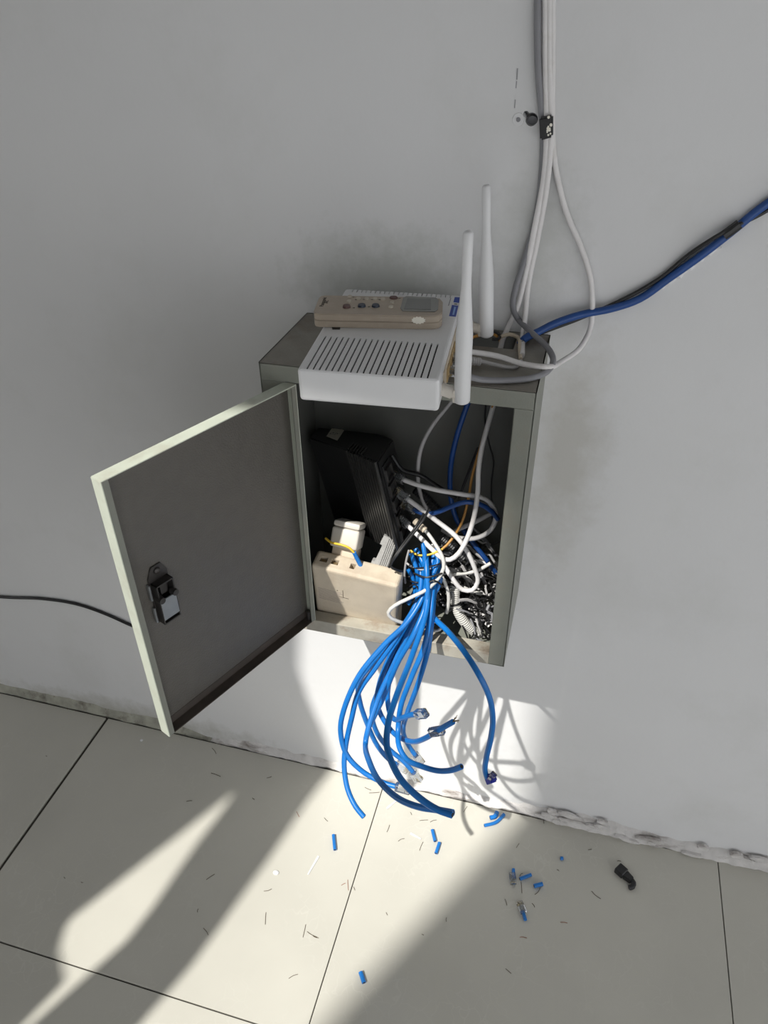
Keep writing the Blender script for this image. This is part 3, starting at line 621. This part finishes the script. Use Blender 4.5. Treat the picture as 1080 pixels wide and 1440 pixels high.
# ------------------------------------------------------------------ cut blue cables hanging out of the cabinet
G_BL = 'cut blue network cables'
blue = [
 ('curling out furthest left and ending in a clear plug', [(585, 772, -.1), (598, 800, -.118), (598, 830, -.135), (575, 872, -.165), (540, 907, -.185), (505, 950, -.21), (483, 1000, -.23), (479, 1030, -.237), (488, 1062, -.245), (510, 1085, -.25), (540, 1101, -.255), (560, 1107, -.257)], 'plug'),
 ('dropping lowest on the left to a bare cut end', [(580, 780, -.1), (592, 805, -.118), (588, 842, -.14), (563, 888, -.17), (527, 940, -.195), (505, 972, -.21), (494, 1012, -.225), (486, 1050, -.24), (484, 1078, -.255), (489, 1110, -.275), (500, 1134, -.29), (512, 1149, -.298)], 'cut'),
 ('ending short with frayed strands near the middle', [(597, 762, -.09), (600, 800, -.124), (600, 845, -.148), (583, 890, -.178), (560, 930, -.192), (537, 985, -.197), (519, 1022, -.2)], 'fray'),
 ('bending behind the left curl to a clear plug', [(606, 778, -.09), (598, 808, -.112), (588, 845, -.135), (560, 890, -.158), (520, 937, -.168), (504, 962, -.168), (506, 986, -.168), (516, 1017, -.17), (531, 1049, -.17), (547, 1068, -.17), (560, 1076, -.17)], 'plug'),
 ('swinging low left then right to a bare cut end', [(612, 776, -.095), (604, 805, -.116), (592, 848, -.14), (556, 930, -.18), (532, 982, -.21), (517, 1028, -.24), (514, 1045, -.25), (519, 1070, -.30), (534, 1099, -.345), (562, 1124, -.375), (590, 1135, -.388), (616, 1139, -.395), (637, 1143, -.4)], 'cut'),
 ('dark, bowing down the middle to the lowest right end', [(616, 785, -.1), (606, 815, -.125), (598, 866, -.165), (579, 923, -.22), (557, 980, -.29), (546, 1017, -.33), (544, 1049, -.355), (553, 1077, -.375), (566, 1099, -.388), (591, 1123, -.4), (614, 1138, -.408), (636, 1146, -.412)], 'cut'),
 ('hooking right to a bare end below the plugs', [(614, 772, -.085), (610, 815, -.12), (605, 866, -.158), (597, 907, -.182), (578, 954, -.2), (564, 992, -.212), (560, 1024, -.222), (561, 1049, -.245), (572, 1068, -.26), (591, 1077, -.27), (616, 1084, -.278), (635, 1083, -.282), (649, 1078, -.284)], 'cut'),
 ('hanging right of the middle to a plug near the wall', [(618, 790, -.09), (611, 830, -.128), (607, 875, -.158), (602, 912, -.175), (588, 961, -.18), (573, 1002, -.178), (567, 1024, -.175), (569, 1037, -.172), (577, 1052, -.17), (585, 1063, -.17)], 'plug'),
 ('looping right with a frayed end beyond a loose plug', [(590, 800, -.11), (586, 850, -.138), (560, 900, -.158), (543, 935, -.168), (533, 964, -.175), (530, 986, -.182), (536, 1006, -.19), (550, 1027, -.198), (566, 1039, -.22), (582, 1043, -.235), (598, 1038, -.248), (616, 1027, -.256), (637, 1015, -.26)], 'fray'),
 ('turning up right to the highest clear plug', [(588, 805, -.11), (592, 850, -.138), (568, 905, -.16), (549, 952, -.172), (545, 980, -.18), (548, 1002, -.188), (556, 1012, -.21), (567, 1009, -.228), (579, 1005, -.24), (589, 1004, -.248)], 'plug'),
 ('slanting down right to a plug above the floor', [(600, 805, -.112), (588, 860, -.14), (556, 920, -.158), (535, 965, -.164), (523, 1000, -.166), (530, 1030, -.167), (548, 1054, -.168), (568, 1071, -.169), (582, 1087, -.17)], 'plug'),
 ('alone on the right side with a navy plug', [(598, 830, -.118), (601, 852, -.138), (610, 868, -.15), (629, 887, -.17), (654, 918, -.212), (673, 948, -.235), (688, 980, -.24), (693, 1011, -.24), (690, 1039, -.24), (684, 1065, -.24), (682, 1084, -.24), (686, 1096, -.24)], 'navy'),
]
for lab_, pts, end in blue:
    o, P = cable('blue_cable', px(*pts), .0036, M_CB, 'cut blue network cable ' + lab_, G_BL, step=.005)
    d = (P[-1] - P[-3]).normalized()
    if end == 'plug': rj45(frame_at(P[-1] - d * .004, d, (random.uniform(-1, 1), -1, .6)), o)
    elif end == 'navy':
        d = (at(697, 1092, -.245) - P[-1]).normalized(); b = nb(); M = frame_at(P[-1] - d * .001, d)
        box(b, (-.0062, 0, -.0045), (.0062, .013, .0045), M, .001, 1); box(b, (-.0045, .013, -.0035), (.0045, .017, .0035), M, .0008, 1); obj('plug', b, M_NAVY, o)
        rj45(frame_at(P[-1] + d * .006, d + Vector((0, 0, .8))), o, .7)
    elif end == 'fray':
        b = nb()
        for k in range(8):
            e = P[-1] + d * random.uniform(.007, .013) + Vector((random.uniform(-1, 1), random.uniform(-1, 1), random.uniform(-1, 1))) * .003
            tube(b, spline([P[-1] - d * .001, (P[-1] + e) / 2 + Vector((0, 0, .0008)), e], .003), .0004, 5)
        obj('strands', b, M_COPPER, o)
    else:
        b = nb(); cyl(b, P[-1] - d * .0002, P[-1] + d * .0005, .0022, n=10); obj('cut_end', b, M_BLACKR, o)
p = at(604, 1030, -.256)
pl_ = empty('crystal_plug', Matrix.Identity(4), 'loose clear plug threaded on the frayed blue cable', 'plug'); rj45(frame_at(p, Vector((.8, 0, .45)), (0, -1, .3)), pl_, .95)
for i, pts in enumerate((((582, 806, -.124), (600, 812, -.134), (622, 806, -.124)), ((574, 826, -.126), (584, 822, -.132), (590, 832, -.134)), ((598, 822, -.136), (610, 816, -.134), (620, 822, -.128)), ((586, 862, -.152), (594, 858, -.156), (600, 864, -.154)), ((604, 850, -.14), (612, 846, -.14), (616, 852, -.136)))):
    cable('cable_tie', px(*pts), .0012, M_BLACKR, ('black tie across the widest part of the blue bundle', 'black tie end poking out left of the blue bundle', 'black tie end on the right of the blue bundle', 'black tie lowest on the blue bundle', 'black tie behind the right blue strands')[i], cat='cable tie', n=6)
# blue stubs bound at the top of the bundle and the straps round it
for i, pts in enumerate((((578, 778, -.112), (582, 790, -.117), (586, 800, -.12), (588, 822, -.122)), ((594, 764, -.104), (597, 778, -.112), (596, 800, -.12), (592, 830, -.126)), ((613, 774, -.1), (616, 790, -.11), (610, 806, -.12)), ((574, 800, -.112), (580, 812, -.116), (585, 835, -.12)), ((620, 812, -.118), (616, 826, -.124), (606, 842, -.13)), ((574, 850, -.13), (580, 838, -.124), (592, 815, -.118)))):
    cable('blue_cable_stub', px(*pts), .003, M_CB, ('blue cable stub leftmost at the top of the bundle', 'blue cable stub standing tallest at the top of the bundle', 'blue cable stub under the white lead at the bundle top', 'short blue stub low on the left of the bundle', 'blue stub on the right flank of the bundle', 'blue stub slanting over the bundle waist')[i])
for i, (a, c, d0) in enumerate((((576, 797, -.112), (618, 792, -.112), .006), ((580, 846, -.13), (590, 841, -.14), .003), ((596, 837, -.132), (606, 838, -.134), .003), ((572, 812, -.112), (590, 818, -.124), .004))):
    A_, B_ = at(*a), at(*c); mid = (A_ + B_) / 2; u = (B_ - A_) / 2; v = Vector((0, -1, .4)).normalized() * max(d0 * 2, .004)
    P = [mid + u * 1.05 * math.cos(t) + v * math.sin(t) for t in [k * math.pi / 12 for k in range(25)]]
    tag(obj('cable_tie', tube(nb(), P, .0010, 6), M_BLACKR), ('black cable tie round the neck of the blue bundle', 'black tie on the left blue strands', 'black tie on the middle blue strand', 'black tie low on the left stub')[i], 'cable tie')
cable('grey_wire', px((575, 774, -.112), (571, 790, -.113), (569, 808, -.113), (570, 820, -.112)), .0015, M_CG2, 'stiff grey wire at the left edge of the blue bundle', cat='wire')
cable('grey_wire', px((572, 792, -.114), (579, 797, -.118), (592, 801, -.122), (606, 799, -.12)), .0014, M_CG2, 'grey wire wound round the neck of the blue bundle', cat='wire')

# ------------------------------------------------------------------ cables on the wall above and over the cabinet top
zt = Z0
def mix(*pts):   # (px, py, 'y', v) a point at distance v off the wall, (px, py, 'z', v) a point v above the cabinet top
    return [at(x, y, v) if k == 'y' else atz(x, y, Z0 + v) for x, y, k, v in pts]
cable('wall_cable', mix((757, -60, 'y', -.006), (756, 0, 'y', -.006), (756, 60, 'y', -.006), (757, 100, 'y', -.006), (761, 150, 'y', -.005), (764, 195, 'y', -.004), (762, 245, 'y', -.003), (754, 305, 'y', -.0035), (739, 362, 'y', -.009), (725, 405, 'y', -.016), (721, 430, 'y', -.02), (728, 448, 'z', .02), (748, 468, 'z', .014), (770, 489, 'z', .010), (778, 507, 'z', .007), (770, 522, 'z', .004), (745, 532, 'z', .004), (700, 535, 'z', .004), (672, 533, 'z', .006), (655, 528, 'z', .01)), .0033, M_CG, 'dark grey cable looping down the wall round the cabinet top corner', 'cables fixed to the wall')
cable('wall_cable', mix((767, -60, 'y', -.004), (767, 100, 'y', -.004), (769, 190, 'y', -.007), (765, 250, 'y', -.009), (753, 315, 'y', -.010), (740, 380, 'y', -.009), (728, 430, 'y', -.010), (712, 466, 'y', -.012), (706, 480, 'y', -.025), (702, 500, 'y', -.03)), .0031, M_CW, 'white cable on the wall running into the cabinet hole, left of its pair', 'cables fixed to the wall')
cable('wall_cable', mix((773, -60, 'y', -.004), (773, 100, 'y', -.004), (775, 190, 'y', -.007), (769, 260, 'y', -.010), (756, 335, 'y', -.007), (743, 400, 'y', -.008), (738, 450, 'y', -.014), (735, 475, 'z', .006), (734, 500, 'z', .004)), .0031, M_CW, 'white cable on the wall bending over the cabinet top, right of its pair', 'cables fixed to the wall')
cable('wall_cable', mix((777, -60, 'y', -.003), (777, 100, 'y', -.003), (777, 190, 'y', -.004), (782, 240, 'y', -.005), (797, 300, 'y', -.006), (816, 345, 'y', -.007), (829, 385, 'y', -.008), (833, 425, 'y', -.01), (830, 462, 'y', -.012), (815, 490, 'y', -.03), (790, 508, 'y', -.055), (768, 516, 'z', .009), (735, 512, 'z', .009), (700, 501, 'z', .011), (670, 496, 'z', .014), (648, 494, 'z', .016)), .0030, M_CW, 'white cable swinging out right in a wide loop back to the router', 'cables fixed to the wall')
b = nb()   # tape round the bundle
tp = [at(760, 163, -.0015), at(779, 159, -.0015), at(779, 190, -.0015), at(761, 195, -.0015)]
tO = tp[0]
def sp3(b, ring, v):
    lo = [b.verts.new(p) for p in ring]; hi = [b.verts.new(p + v) for p in ring]; n = len(ring); b.faces.new(lo); b.faces.new(hi[::-1])
    for k in range(n): b.faces.new((lo[k], hi[k], hi[(k + 1) % n], lo[(k + 1) % n]))
sp3(b, tp, Vector((0, -.0135, 0))); bmesh.ops.bevel(b, geom=b.edges[:], offset=.0018, segments=2, affect='EDGES')
tape = tag(obj('cable_tape', b, M_TAPE), 'black tape wrapped round the wall cables, flecked with white paint', 'tape')
random.seed(3)
for k in range(12):
    b = nb(); ball(b, at(771 + random.uniform(-1.5, 5), 164 + random.uniform(0, 26), -.0150), random.uniform(.0006, .0015), (1, .4, 1), 8); obj('paint_fleck', b, M_PAPER, tape)
b = nb(); c = at(729, 168, 0)
cyl(b, c + Vector((0, .004, 0)), c + Vector((0, -.0008, 0)), .0075, .0058, 14); wp = tag(obj('wall_plug', b, M_WHITE, smooth=True), 'small white wall plug beside the drilled hole', 'wall plug')
b = nb(); cyl(b, c + Vector((0, -.0011, 0)), c + Vector((0, -.0015, 0)), .0022, n=10); obj('screw_hole', b, M_CG, wp)
b = nb(); cyl(b, hole + Vector((0, .010, -.003)), hole + Vector((0, .02, -.003)), .0050, n=14); tag(obj('hole_plug', b, M_CG), 'dark plug sunk in the drilled wall hole', 'wall plug')

o, P = cable('wall_cable', mix((1140, 245, 'y', -.005), (1100, 272, 'y', -.005), (1068, 294, 'y', -.005), (1030, 325, 'y', -.005), (985, 360, 'y', -.006), (940, 392, 'y', -.006), (900, 420, 'y', -.007), (860, 434, 'y', -.009), (815, 443, 'y', -.013), (780, 455, 'y', -.02), (758, 466, 'y', -.025), (738, 476, 'z', .008), (728, 490, 'z', -.01), (722, 505, 'z', -.03)), .0043, M_CBD, 'thick blue cable rising along the wall to the far right', 'cables fixed to the wall')
cable('wall_cable', mix((1140, 258, 'y', -.004), (1068, 302, 'y', -.004), (1030, 320, 'y', -.009), (1005, 334, 'y', -.010), (970, 357, 'y', -.006), (930, 390, 'y', -.005), (890, 414, 'y', -.006), (850, 433, 'y', -.006), (810, 450, 'y', -.009), (775, 463, 'y', -.016), (748, 474, 'y', -.02), (734, 482, 'z', .005)), .0022, M_CK, 'thin black cable lying along the thick blue wall cable', 'cables fixed to the wall')
b = nb(); tube(b, spline(mix((1018, 331, 'y', -.008), (1028, 324, 'y', -.008), (1040, 315, 'y', -.008))), .0052, 10); tag(obj('cable_tape', b, M_TAPE), 'black tape binding the blue and black wall cables', 'tape')
b = nb(); tube(b, spline(mix((925, 406, 'y', -.001), (950, 390, 'y', -.001), (985, 364, 'y', -.001), (1012, 344, 'y', -.001)), .004), 0, 6, rf=lambda i: .0035 + .0012 * math.sin(i * 2.3)); tag(obj('paint_smear', b, M_WHITE), 'bright white paint smear under the blue wall cable', 'paint')
cable('wall_cable', mix((-60, 834, 'y', -.0035), (10, 840, 'y', -.0035), (60, 842, 'y', -.0035), (110, 850, 'y', -.0035), (150, 864, 'y', -.0035), (186, 880, 'y', -.0035), (230, 897, 'y', -.0035), (300, 915, 'y', -.0035)), .0028, M_CK, 'black cable low on the wall passing behind the open door')
# bits lying on the cabinet top
cable('jack_cable', mix((668, 464, 'z', .012), (682, 464, 'z', .012), (695, 466, 'z', .01), (703, 471, 'z', .006), (700, 477, 'z', .004), (692, 477, 'z', .004)), .0018, M_CK, 'black cord with a thick jack end behind the front antenna', cat='cable')
b = nb(); cyl(b, atz(664, 463, Z0 + .012), atz(686, 464, Z0 + .012), .0042, n=12); obj('jack', b, M_BLACKR, bpy.data.objects['jack_cable'], smooth=True)
cable('fibre_cable', mix((655, 478, 'z', .01), (672, 472, 'z', .008), (688, 468, 'z', .007), (698, 472, 'z', .005), (704, 480, 'z', -.005)), .0018, M_CO, 'orange brown cord crossing the cabinet top to its hole', cat='cable')
cable('brown_cable', mix((704, 474, 'z', .005), (716, 470, 'z', .006), (728, 474, 'z', .005), (731, 490, 'z', .005), (732, 505, 'z', .003)), .0022, M_CREAM, 'dusty brownish cord bent over the cabinet hole', cat='cable')
cable('ethernet_cable', mix((640, 512, 'z', .012), (660, 508, 'z', .01), (675, 508, 'z', .008), (700, 514, 'z', .005), (722, 517, 'z', .003), (733, 508, 'z', .003)), .0022, M_CG2, 'dusty grey lead from the router across the cabinet top')
b = nb(); P = spline(mix((660, 507, 'z', .010), (676, 509, 'z', .008)), .0011); tube(b, P, 0, 10, rf=lambda i: .0046 if i % 2 else .0038); obj('strain_relief', b, M_CG2, [x for x in bpy.data.objects if x.get('label') == 'dusty grey lead from the router across the cabinet top'][0])
for (a, c) in (((628, 489), (652, 494)), ((628, 503), (650, 511)), ((628, 520), (655, 528))):
    A_ = atz(*a, Z0 + .016); B_ = atz(*c, Z0 + .014); o_ = empty('crystal_plug', Matrix.Identity(4), ('clear plug in the rear router port', 'clear plug in the middle router port', 'clear plug in the front router port')[(489, 503, 520).index(a[1])], 'plug')
    rj45(frame_at(B_, A_ - B_, (0, 0, 1)), o_, .9)

# ------------------------------------------------------------------ litter on the floor
fl = lambda x, y, z=0.0: atz(x, y, z)
def stub(a, c, r, lab_, bend=0, m=M_CB, hollow=True):
    A_ = fl(*a, r); B_ = fl(*c, r); mid = (A_ + B_) / 2 + Vector((B_.y - A_.y, A_.x - B_.x, 0)) * bend
    o, P = cable('cable_offcut', [A_, mid, B_], r, m, lab_, 'blue cable offcuts on the floor', 'offcut', step=.003)
    for e, d in ((P[0], P[0] - P[1]), (P[-1], P[-1] - P[-2])):
        b = nb(); d.normalize(); cyl(b, e - d * .0002, e + d * .0003, r * .6, n=8); obj('cut_end', b, M_BLACKR, o)
stub((469, 1174), (471, 1195), .0030, 'pale lit blue offcut alone in the sunlit patch left of the joint')
stub((608, 1167), (612, 1183), .0030, 'upper of two blue offcuts in line below the hanging cables')
stub((618, 1185), (613, 1200), .0030, 'lower of two blue offcuts in line below the hanging cables')
stub((681, 1161), (709, 1145), .0030, 'longest curved blue offcut by the wall foot', .12)
stub((689, 1150), (699, 1142), .0040, 'short blue offcut tucked against the long curved one', .2)
stub((788, 1207), (792, 1207), .0030, 'tiny blue offcut standing alone nearest the wall on the right')
stub((731, 1236), (747, 1230), .0030, 'blue offcut right beside the clear plug')
stub((751, 1246), (763, 1243), .0034, 'short dark blue offcut furthest right of the small cluster')
stub((507, 1367), (512, 1382), .0034, 'blue offcut at the near edge of the floor')
for (a, c, s0, s1, lab_) in (((722, 1242), (720, 1228), (722, 1236), (722, 1222), 'clear plug with blue tail standing nearer the wall'), ((731, 1270), (737, 1284), (735, 1281), (739, 1294), 'clear plug with blue tail lying nearer the viewer')):
    A_ = fl(*a, .004); C_ = fl(*c, .004); o_ = empty('crystal_plug', Matrix.Identity(4), lab_, 'plug', 'clear plugs on the floor')
    rj45(frame_at(C_, A_ - C_, (0, 0, 1)), o_, .9); b = nb(); tube(b, spline([fl(*s0, .0035), fl(*s1, .0035)]), .0028, 10); obj('cable_tail', b, M_CB, o_, smooth=True)
bk = fl(878, 1232, 0)
BK = Matrix.Translation(bk) @ Matrix.Rotation(-.62, 4, 'Z')
bp_ = empty('black_plug', BK, 'black plastic plug lying on the floor near the wall', 'plug')
b = nb(); box(b, (-.016, -.0085, 0), (.0, .0085, .012), None, .0012, 1); prism(b, [(0, -.007), (.014, -.005), (.014, .005), (0, .007)], .010, None, .001); obj('plug_body', b, M_BLACK, bp_)
b = nb(); tube(b, spline([Vector((.012, .001, .005)), Vector((.018, -.001, .006)), Vector((.021, -.007, .005)), Vector((.018, -.013, .004))]), .0042, 10); obj('cord_stub', b, M_BLACKR, bp_, smooth=True)
for i, (a, c, lab_) in enumerate((((448, 1204), (433, 1230), 'flat clear strip in the sunlit patch at left'), ((577, 1172), (592, 1180), 'white sliver near the blue offcuts'), ((544, 1137), (561, 1123), 'pale strip just below the hanging plugs'))):
    A_, C_ = fl(*a, .0004), fl(*c, .0004); d = (C_ - A_); nrm = Vector((-d.y, d.x, 0)).normalized() * .002
    b = nb(); sp3(b, [A_ - nrm, A_ + nrm, C_ + nrm * .6, C_ - nrm * .6], Vector((0, 0, .0009))); tag(obj('plastic_sliver', b, M_WHITE), lab_, 'sliver')
for a, lab_ in (((388, 1227), 'round white crumb in the sunlit patch'), ((199, 1041), 'white crumb on the shaded tile by the door corner')):
    b = nb(); ball(b, fl(*a, .001), .0055 if a[0] > 300 else .0035, (1, .8, .35), 10); tag(obj('plaster_crumb', b, M_WHITE), lab_, 'crumb')
snip = [((297, 1087), (310, 1092)), ((262, 1127), (270, 1126)), ((290, 1237), (302, 1229)), ((278, 1283), (279, 1278)), ((286, 1305), (293, 1315)), ((371, 1253), (382, 1250)), ((374, 1283), (373, 1300)), ((430, 1300), (426, 1318)), ((432, 1310), (446, 1318)), ((406, 1376), (419, 1370)), ((417, 1141), (421, 1149)), ((456, 1150), (461, 1155)),
        ((548, 1160), (544, 1170)), ((560, 1183), (569, 1179)), ((595, 1184), (590, 1196)), ((590, 1154), (602, 1153)), ((605, 1156), (614, 1153)), ((577, 1142), (579, 1146)), ((489, 1237), (490, 1252)), ((480, 1245), (486, 1242)), ((497, 1247), (499, 1252)), ((440, 1316), (448, 1319)), ((628, 1290), (628, 1296)), ((543, 1283), (545, 1287)), ((593, 1314), (596, 1315)), ((513, 1107), (522, 1111)), ((519, 1115), (534, 1114)), ((652, 1142), (657, 1134)),
        ((733, 1241), (734, 1256)), ((752, 1258), (760, 1248)), ((788, 1297), (798, 1298)), ((731, 1318), (741, 1319)), ((711, 1362), (719, 1369)), ((832, 1253), (845, 1264)), ((735, 1228), (731, 1232)), ((765, 1149), (765, 1158)), ((783, 1223), (786, 1225)), ((827, 1195), (832, 1194)), ((710, 1264), (713, 1273)), ((868, 1211), (873, 1211)), ((82, 988), (92, 990)), ((94, 995), (95, 998)), ((26, 980), (30, 982)), ((64, 1063), (66, 1064)), ((188, 1011), (196, 1017)), ((355, 1122), (358, 1124)), ((90, 1233), (92, 1235)), ((114, 1240), (117, 1241)), ((298, 1052), (304, 1060)), ((375, 1094), (382, 1092)), ((748, 1270), (752, 1276)), ((726, 1192), (730, 1186))]
random.seed(5)
for i, (a, c) in enumerate(snip):
    A_, C_ = fl(*a, .0006), fl(*c, .0006); mid = (A_ + C_) / 2 + Vector((random.uniform(-.0012, .0012), random.uniform(-.0012, .0012), 0))
    red = i in (10, 18, 19, 30, 31)
    cable('wire_snippet', [A_, mid, C_], .00042, M_HAIR2 if red else M_HAIR, 'tiny %s snipped strand on the tiles' % ('reddish' if red else 'dark'), '%s snipped strands on the floor' % ('reddish' if red else 'dark'), 'strand', n=5, step=.004)
for i, (x, y0, y1, w) in enumerate(((727, 96, 112, .0011), (726, 114, 124, .0008), (724, 140, 152, .0009))):
    a_, c_ = at(x, y0, -.0002), at(x - 1, y1, -.0002); b = nb(); sp3(b, [a_, a_ + Vector((w, 0, 0)), c_ + Vector((w, 0, 0)), c_], Vector((0, -.0002, 0)))
    tag(obj('pencil_mark', b, mat('pencil_grey', (.30, .30, .31), .8) if i == 0 else bpy.data.materials['pencil_grey']), ('upper dark pencil dash on the wall left of the cables', 'middle pencil dash on the wall left of the cables', 'lowest pencil dash, just above the wall plug')[i], 'mark')
